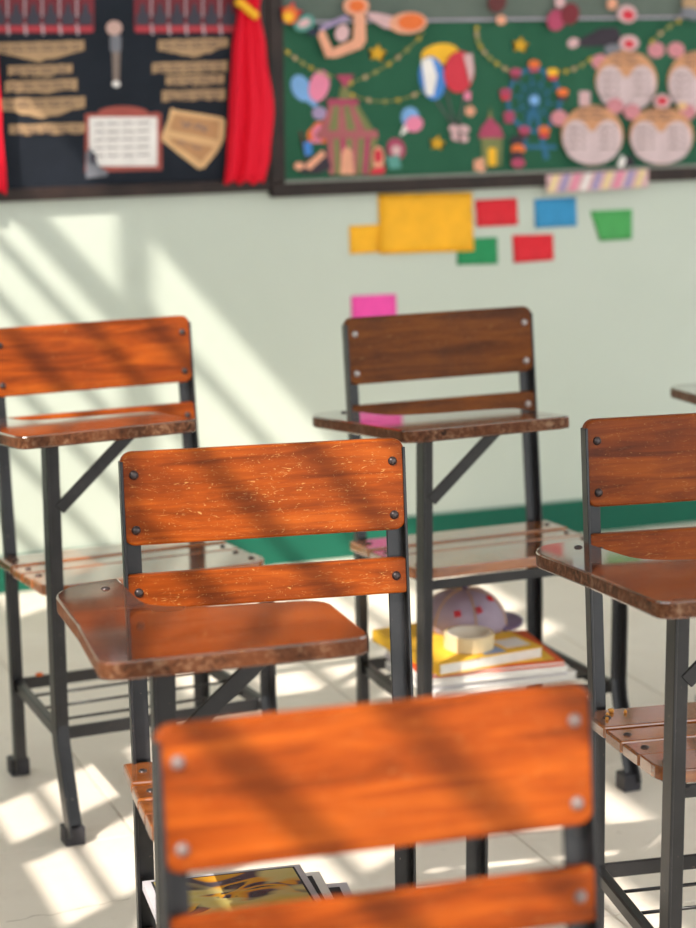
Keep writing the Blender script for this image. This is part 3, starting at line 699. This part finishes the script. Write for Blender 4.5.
for k in range(10):
    a = math.radians(36 * k + 10); dx, dy = math.cos(a), math.sin(a); px_, py_ = -dy * 0.6, dx * 0.6
    c.piece('spoke', [(534 + px_, 100 + py_), (534 + 26 * dx + px_, 100 + 31 * dy + py_), (534 + 26 * dx - px_, 100 + 31 * dy - py_), (534 - px_, 100 - py_)], 'c_wheel', 0.5)
c.piece('hub', ell(534, 100, 5, 5), 'c_sky', 2)
for k in range(9):
    a = math.radians(40 * k - 90); x, y = 534 + 29 * math.cos(a), 100 + 34 * math.sin(a)
    g = c.piece('gondola', rrect(x - 4.5, x + 4.5, y - 1, y + 6, 2, 3), ('c_magenta', 'c_red', 'c_brown')[k % 3], 2.2); c.piece('canopy', ell(x, y - 2, 6, 4, 12), ('c_orange', 'c_yellow')[k % 2] if k < 5 else 'c_magenta', 2.6)
c.piece('stand', [(532, 104), (536, 104), (525, 148), (521, 148)], 'c_wheel', 0.2); c.piece('stand', [(532, 104), (536, 104), (549, 158), (544, 160)], 'c_wheel', 0.2); c.piece('stand_bar', [(520, 145), (556, 145), (556, 149), (520, 149)], 'c_wheel', 0.4)
c = Cut('dark_cutout', 'orange and black paper cut-out under the ferris wheel', 'cut-out', 517, 152, BO)
for k, (y, m) in enumerate(((141, 'c_dark'), (149, 'c_orange'), (156, 'c_dark'), (163, 'c_magenta'))): c.piece('scrap', ell(517 + (k % 2), y, 7, 5, 14), m, 2.8 + 0.5 * k)
c = Cut('cannon_cutout', 'dark grey paper cannon above the round bear cards', 'cut-out', 596, 40, BO)
c.piece('barrel', [(570, 45), (600, 28), (617, 28), (622, 40), (612, 46), (584, 47)], 'c_dark', 0.4); c.piece('muzzle', ell(573, 43, 6, 5, 14, -30), 'c_mauve', 1.2); c.piece('carriage', ell(613, 50, 9, 6, 16), 'mic_grey', 0.8)
c = Cut('rosette', 'white and red paper rosette beside the dark cannon', 'rosette', 629, 43, BO, 'paper rosettes')
c.piece('disc', ell(629, 43, 10, 8), 'c_mauve', 2); c.piece('centre', ell(629, 44, 5, 4), 'c_red', 3)
c = Cut('white_tag', 'small white paper tag between the ferris wheel and a bear card', 'tag', 584, 99, BO); c.piece('tag_sheet', rrect(579, 590, 91, 106, 2), 'c_mauve', 0)
def bear(lab, cx, cy_, rx, ry, ears, lay):
    c = Cut('bear_card', lab, 'card', cx, cy_, BO + lay * 0.0105, 'round bear cards')
    for x, y in ears: c.piece('ear', ell(x, y, 8.5, 8, 16), 'c_pink2', 0.0)
    c.piece('face', ell(cx, cy_, rx, ry, 32), 'c_bear', 0.9)
    c.piece('muzzle', ell(cx, cy_ + ry * 0.42, rx * 0.86, ry * 0.56, 28), 'c_lobe', 1.5)
    for s_ in (-1, 1): c.piece('page', ell(cx + s_ * rx * 0.5, cy_ + ry * 0.12, rx * 0.45, ry * 0.62, 24, s_ * 4), 'c_lobe', 2.2)
    L = [(cx - rx * 0.5 + 3 * abs(k - 1), cy_ - ry * (0.88 - 0.16 * k), cx + rx * 0.5 - 2, cy_ - ry * (0.90 - 0.16 * k)) for k in range(3)]
    for s_ in (-1, 1):
        for k in range(4): L.append((cx + s_ * rx * 0.5 - rx * 0.27, cy_ - ry * (0.22 - 0.22 * k), cx + s_ * rx * 0.5 + rx * 0.27, cy_ - ry * (0.24 - 0.22 * k)))
    c.writing(L, 'c_line', 3.2, 1.5)
S('c_pink2', 204, 132, 140)
bear('round paper bear card directly under the dark cannon', 626, 81, 31, 31, ((600, 62), (656, 50)), 0)
bear('round paper bear card with one ear hidden, beside the white and red rosette', 698, 82, 31, 31, ((676, 50),), 0)
bear('round paper bear card nearest the ferris wheel', 592, 135, 31, 30, ((559, 118), (615, 106)), 1)
bear('round paper bear card above the end of the striped ribbon', 661, 135.5, 32, 29, ((632, 112), (687, 112)), 1)
c = Cut('rosette', 'white and red paper rosette wedged between the round bear cards', 'rosette', 662, 101, BO + 0.021, 'paper rosettes')
c.piece('disc', ell(662, 101, 9, 7), 'c_mauve', 0); c.piece('centre', ell(662, 101, 5, 4), 'c_red', 1)
c = Cut('cream_cutout', 'tiny cream paper scrap beside the lower rosette', 'cut-out', 682, 106, BO + 0.021); c.piece('scrap', ell(682, 106, 5, 4, 12), 'kraft_light', 0)
c = Cut('black_cutout', 'small black and white paper wedge between the lower bear cards', 'cut-out', 626, 162, BO + 0.021)
c.piece('wedge', [(622, 167), (629, 154), (636, 164)], 'c_dark', 0); c.piece('tip', [(617, 165), (622, 155), (626, 160), (622, 168)], 'white_paper', 0.4)
for lab, x, y, parts in (('brown and peach paper doll legs hanging over the ledge', 497, 8, ((497, 2, 9, 11, 'c_brown'), (501, 20, 5, 5, 'c_peach'))),
                         ('pair of dark red paper hearts hanging over the ledge', 563, 16, ((556, 20, 9, 11, 'c_magenta'), (570, 14, 9, 11, 'deep_red'), (560, 2, 5, 6, 'c_mauve'))),
                         ('white and red paper bulb hanging over the ledge', 625, 12, ((627, 14, 10, 9, 'c_mauve'), (628, 15, 6, 5, 'c_red'), (612, 4, 5, 6, 'c_peach'))),
                         ('grey and tan paper figure feet hanging over the ledge', 690, 8, ((692, 4, 10, 8, 'kraft'), (692, 14, 12, 6, 'mic_grey')))):
    c = Cut('hanging_cutout', lab, 'cut-out', x, y, BO + 0.016, 'cut-outs hanging over the ledge')
    for k, (a, b, rx, ry, m) in enumerate(parts): c.piece('scrap', ell(a, b, rx, ry, 18, 15), m, k * 0.8)
c = Cut('striped_ribbon', 'striped pastel paper ribbon taped on the bottom of the chalkboard frame', 'ribbon', 597, 182, FO + 0.001)
rb = [(546, 175), (648, 169), (648, 187), (547, 193)]
c.piece('band', rb, 'c_mauve', 0)
S('c_violet', 150, 140, 185); S('c_cream', 232, 208, 150)
for k, m in enumerate(('c_cream', 'c_violet', 'c_pink', 'white_paper', 'c_violet', 'c_cream', 'c_pink', 'c_violet', 'c_cream')):
    x = 548 + k * 10.8; yt_ = lambda q: 175 - 6 * (q - 546) / 102; yb_ = lambda q: 193 - 6 * (q - 547) / 101
    c.piece('stripe', [(x + 6, yt_(x + 6) + 0.6), (x + 11, yt_(x + 11) + 0.6), (x + 5, yb_(x + 5) - 0.6), (x, yb_(x) - 0.6)], m, 1)

# ---- coloured paper notes on the wall
def note(label, pts, mat, curl=0.0, name='paper_note', lay=0.0):
    """a sheet stuck on the wall along its top edge; its lower edge lifts a little"""
    o = wp(pts[0][0], pts[0][1], WALL_Y); bm = bmesh.new(); n = 8; grid = []
    (x0, y0), (x1, y1), (x2, y2), (x3, y3) = pts
    for j in range(n + 1):
        v = j / n; row = []
        for i in range(n + 1):
            u = i / n
            x = (x0 * (1 - u) + x1 * u) * (1 - v) + (x3 * (1 - u) + x2 * u) * v; y = (y0 * (1 - u) + y1 * u) * (1 - v) + (y3 * (1 - u) + y2 * u) * v
            d = 0.0012 + lay + curl * v * v * (0.7 + 0.3 * math.cos(u * 5)) + 0.0008 * math.sin(v * 9)
            row.append(bm.verts.new(wp(x, y, WALL_Y - d) - o))
        grid.append(row)
    for a, b in zip(grid, grid[1:]):
        for i in range(n): bm.faces.new((a[i], a[i + 1], b[i + 1], b[i]))
    ob = link(name, mesh(bm, name, True), mat, None, o); md = ob.modifiers.new('thickness', 'SOLIDIFY'); md.thickness = 0.0004; md.offset = 0
    return tag(ob, label, 'paper note', 'coloured paper notes on the wall')
S('n_yellow', 246, 178, 34); S('n_red', 214, 32, 46); S('n_blue', 52, 140, 190); S('n_green', 74, 160, 86); S('n_dkgreen', 32, 138, 84); S('n_pink', 238, 78, 168)
note('large yellow paper sheet stuck under the chalkboard', [(378, 194), (472, 192), (474, 251), (380, 254)], 'n_yellow', 0.006, lay=0.002)
note('small yellow paper slip beside the large yellow sheet', [(349, 226), (384, 224), (385, 252), (350, 254)], 'n_yellow', 0.002)
note('red paper note next to the large yellow sheet', [(475, 200), (517, 198), (518, 225), (477, 227)], 'n_red', 0.003)
note('blue paper note between the red and green notes', [(534, 199), (576, 197), (577, 226), (535, 228)], 'n_blue', 0.003)
note('light green paper note with one folded corner', [(590, 211), (632, 209), (632, 239), (600, 241)], 'n_green', 0.004)
note('dark green paper note tucked behind the large yellow sheet', [(457, 239), (497, 237), (498, 264), (457, 265)], 'n_dkgreen', 0.001)
note('red paper note below the blue note', [(512, 235), (553, 234), (554, 260), (514, 263)], 'n_red', 0.003)
note('pink paper note behind the brown shaded chair back', [(351, 296), (396, 294), (397, 322), (352, 324)], 'n_pink', 0.003)

# ------------------------------------------------------------------ things on the chair racks
def on_chair(ch, name, label, cat, x, y, z, rz=0.0, group=None):
    M_ = ch.matrix_basis @ Matrix.Translation((x, y, z)) @ Matrix.Rotation(rz, 4, 'Z')
    o = thing(name, label, cat, M_.translation, M_.to_euler().z, group); return o
S('page_white', 228, 222, 214, vary=0.05, scale=120); S('cover_yellow', 242, 190, 60); S('cover_white', 236, 232, 228); S('cover_light', 198, 192, 198); S('cover_orange', 230, 96, 48); S('cover_grey', 150, 146, 148); S('cover_black', 40, 38, 44); S('cover_blue', 140, 160, 200)
def book(ch, name, label, x, y, z, w, d, h, rz, cover, group, deco=()):
    e = on_chair(ch, name, label, 'book' if name == 'book' else 'magazine', x, y, z, rz, group)
    t = min(0.0016, h * 0.2)
    link('pages', box_me('pages', (-w / 2 + 0.002, -d / 2 + 0.002, t), (w / 2 - 0.002, d / 2 - 0.002, h - t), min(0.001, h * 0.1), 1), 'page_white', e)
    link('back_cover', box_me('back_cover', (-w / 2, -d / 2, 0), (w / 2, d / 2, t)), cover, e)
    fc = link('front_cover', box_me('front_cover', (-w / 2, -d / 2, h - t), (w / 2, d / 2, h)), cover, e)
    link('spine', box_me('spine', (-w / 2 - t, -d / 2, 0), (-w / 2, d / 2, h), t * 0.3, 1), cover, e)
    for (nm, x0, x1, y0, y1, m, k) in deco: link(nm, box_me(nm, (x0, y0, h), (x1, y1, h + 0.0003 + 0.0002 * k)), m, fc)
    return e
ZR = ZSH + 0.0035
ZRK = ZSH + 0.0112
# pile on the rack of the shaded brown chair
G = 'books on the rack of the brown chair'
pile = [('magazine', 'white stapled booklet at the bottom of the book pile', -0.012, -0.172, 0.285, 0.205, 0.014, 0.03, 'cover_white'),
        ('magazine', 'grey covered magazine in the lower half of the book pile', -0.02, -0.165, 0.27, 0.21, 0.009, -0.05, 'cover_light'),
        ('magazine', 'white magazine with loose pages in the middle of the book pile', -0.022, -0.175, 0.275, 0.21, 0.011, -0.10, 'cover_white'),
        ('magazine', 'red and orange covered magazine under the top yellow book', -0.022, -0.172, 0.265, 0.205, 0.008, -0.12, 'cover_orange'),
        ('book', 'yellow book on top of the pile, carrying the tape roll and cap', -0.05, -0.150, 0.215, 0.245, 0.022, 0.10, 'cover_yellow')]
z = ZRK
for (nm, lab, x, y, w, d, h, rz, cov) in pile:
    deco = ()
    if cov == 'cover_orange': deco = (('cover_patch', 0.0, 0.12, -0.09, 0.0, 'cover_yellow', 0), ('cover_patch', -0.12, -0.02, -0.06, 0.06, 'n_red', 0))
    if nm == 'book': deco = (('cover_patch', 0.045, 0.095, -0.10, -0.05, 'cover_white', 0), ('cover_patch', -0.01, 0.035, -0.115, -0.06, 'cover_blue', 0))
    book(chC, nm, lab, x, y, z, w, d, h, rz, cov, G, deco); z += h + 0.0006
ztop = z
# adhesive tape roll
tr = on_chair(chC, 'tape_roll', 'roll of beige adhesive tape lying on the yellow book', 'tape', -0.055, -0.212, ztop, 0)
S('tape_beige', 226, 205, 165); S('tape_core', 236, 228, 214)
bm = bmesh.new(); lathe(bm, [(0.039, 0.001), (0.044, 0.0), (0.045, 0.001), (0.045, 0.027), (0.044, 0.028), (0.039, 0.0278), (0.039, 0.001)], 40); link('tape', mesh(bm, 'tape', False), 'tape_beige', tr)
bm = bmesh.new(); lathe(bm, [(0.0365, 0.0), (0.039, 0.0), (0.039, 0.0285), (0.0365, 0.0285), (0.0365, 0.0)], 40); link('core', mesh(bm, 'core', False), 'tape_core', tr)
# lavender cap
cap = on_chair(chC, 'cap', 'lavender cap with small red flower print resting on the book pile', 'cap', -0.002, -0.082, ztop, 0.15)
S('lavender', 170, 154, 172); S('lavender_dark', 128, 108, 134); S('cap_piping', 214, 170, 110); S('cap_white', 240, 236, 238)
CR, CH = 0.079, 0.070
bm = bmesh.new(); prof = []
for k in range(13):
    a = math.radians(90 * k / 12); prof.append((CR * math.cos(a) ** 0.8 if k < 12 else 0.0, CH * math.sin(a)))
lathe(bm, prof, 36); crown = link('crown', mesh(bm, 'crown', True), 'lavender', cap)
bm = bmesh.new(); lathe(bm, [(0.0, 0.008), (0.005, 0.006), (0.007, 0.0), (0.007, -0.003)], 12, (0, 0, CH - 0.001)); link('button', mesh(bm, 'button', True), 'lavender_dark', crown)
for k in range(6):
    a = math.radians(60 * k + 12); P = []
    for j in range(13):
        b = math.radians(90 * j / 12); r = (CR + 0.0008) * (math.cos(b) ** 0.8 if j < 12 else 0.05); P.append((r * math.cos(a), r * math.sin(a), (CH + 0.0008) * math.sin(b)))
    link('seam', tube_me('seam', P, 0.0011, 6, Vector((-math.sin(a), math.cos(a), 0))), 'cap_piping', crown)
bm = bmesh.new(); N = 18; rows = []
for i in range(N + 1):
    a = math.radians(-62 + 124 * i / N); row = []
    for j in range(6):
        f = j / 5; r = 0.076 + f * 0.040 * math.cos(math.radians((-62 + 124 * i / N) * 1.25)); row.append(bm.verts.new((r * math.cos(a), r * math.sin(a), 0.008 - 0.004 * f - 0.018 * f * math.sin(a) ** 2 * 0.3)))
    rows.append(row)
for a_, b_ in zip(rows, rows[1:]):
    for j in range(5): bm.faces.new((a_[j], a_[j + 1], b_[j + 1], b_[j]))
br = link('brim', mesh(bm, 'brim', True), 'lavender_dark', cap); md = br.modifiers.new('thickness', 'SOLIDIFY'); md.thickness = 0.003
for (aa, bb) in ((-100, 40), (-60, 55), (-135, 35)):
    a, b = math.radians(aa), math.radians(bb); r = (CR + 0.0005) * math.cos(b) ** 0.8
    ct = Vector((r * math.cos(a), r * math.sin(a), (CH + 0.0005) * math.sin(b))); nrm = Vector((math.cos(b) * math.cos(a), math.cos(b) * math.sin(a), math.sin(b)))
    for k in range(4):
        bm = bmesh.new(); bmesh.ops.create_icosphere(bm, subdivisions=1, radius=0.0036)
        u = nrm.orthogonal().normalized(); w_ = nrm.cross(u)
        link('print_petal', mesh(bm, 'print_petal', True), 'n_red', crown, ct + (u * math.cos(k * 1.571) + w_ * math.sin(k * 1.571)) * 0.0045)
# magazines on the rack of the scuffed chair
def cover_art():
    # loose swirls in orange and dark blue across a yellow ground
    t = NT('swirl_cover'); v = t.coords((1, 1, 1)); a = t.noise(v, 9, 1, 0.4, 2.6); b = t.noise(t.coords((4, 9, 1)), 1.6, 2, 0.5, 0.4)
    ground = t.ramp(b, [(0.35, (0.62, 0.48, 0.10)), (0.6, (0.72, 0.64, 0.34))])
    sw = t.ramp(a, [(0.36, (0.03, 0.04, 0.06)), (0.42, (0.10, 0.08, 0.10)), (0.46, (0.74, 0.30, 0.02)), (0.54, (0.78, 0.42, 0.04)), (0.57, (0.03, 0.035, 0.05)), (0.64, (0.16, 0.12, 0.10))])
    m = t.ramp(b, [(0.47, (0, 0, 0)), (0.51, (1, 1, 1))])
    return t.done(t.mix(m, ground, sw), 0.25, 0.5)
MATS['swirl'] = cover_art()
G = 'magazines on the rack of the scuffed chair'
z = ZRK
book(chB, 'magazine', 'dark magazine at the bottom of the magazine pile', -0.005, -0.155, z, 0.22, 0.27, 0.020, -0.10, 'cover_black', G); z += 0.0206
book(chB, 'magazine', 'grey bordered magazine peeking out at the right of the pile', -0.018, -0.148, z, 0.215, 0.268, 0.018, -0.04, 'cover_light', G, (('cover_picture', -0.095, 0.095, -0.12, 0.12, 'cover_black', 0),)); z += 0.0190
book(chB, 'magazine', 'white edged magazine just beneath the top picture magazine', -0.050, -0.148, z, 0.215, 0.266, 0.017, 0.0, 'cover_white', G, (('cover_picture', -0.095, 0.095, -0.12, 0.12, 'cover_black', 0),)); z += 0.0180
book(chB, 'magazine', 'top magazine with orange and yellow swirling picture in a grey border', -0.072, -0.148, z, 0.212, 0.255, 0.013, 0.03, 'cover_light', G, (('picture_border', -0.097, 0.097, -0.121, 0.121, 'cover_black', 0), ('cover_picture', -0.094, 0.094, -0.118, 0.118, 'swirl', 1)))
# crumbs on the seat of the shaded chair, a scrap on the rack by the wall
S('crumb_tan', 214, 150, 70)
for k, (x, y, r) in enumerate(((-0.178, -0.045, 0.0035), (-0.168, -0.032, 0.0042), (-0.186, -0.065, 0.003), (-0.150, -0.040, 0.0028))):
    bm = bmesh.new(); bmesh.ops.create_icosphere(bm, subdivisions=1, radius=r)
    for v_ in bm.verts: v_.co *= random.uniform(0.75, 1.2)
    p = chD.matrix_basis @ Vector((x, y, SLATS[0][2] + seat_dz(y) + r * 0.75))
    tag(link('crumb', mesh(bm, 'crumb'), 'crumb_tan', None, p), 'tan food crumb on the rear seat slat of the shaded chair', 'crumb', 'crumbs on the seat')
p = chA.matrix_basis @ Vector((-0.135, -0.012, ZSH + 0.0112))
bm = bmesh.new(); bmesh.ops.create_icosphere(bm, subdivisions=2, radius=0.006)
for v_ in bm.verts: v_.co = Vector((v_.co.x * 1.3, v_.co.y * 0.8, max(v_.co.z * 0.7, -0.003) + 0.003))
tag(link('orange_scrap', mesh(bm, 'orange_scrap'), 'c_orange', None, p), 'tiny crumpled orange scrap on the rack bar of the chair by the wall', 'scrap')
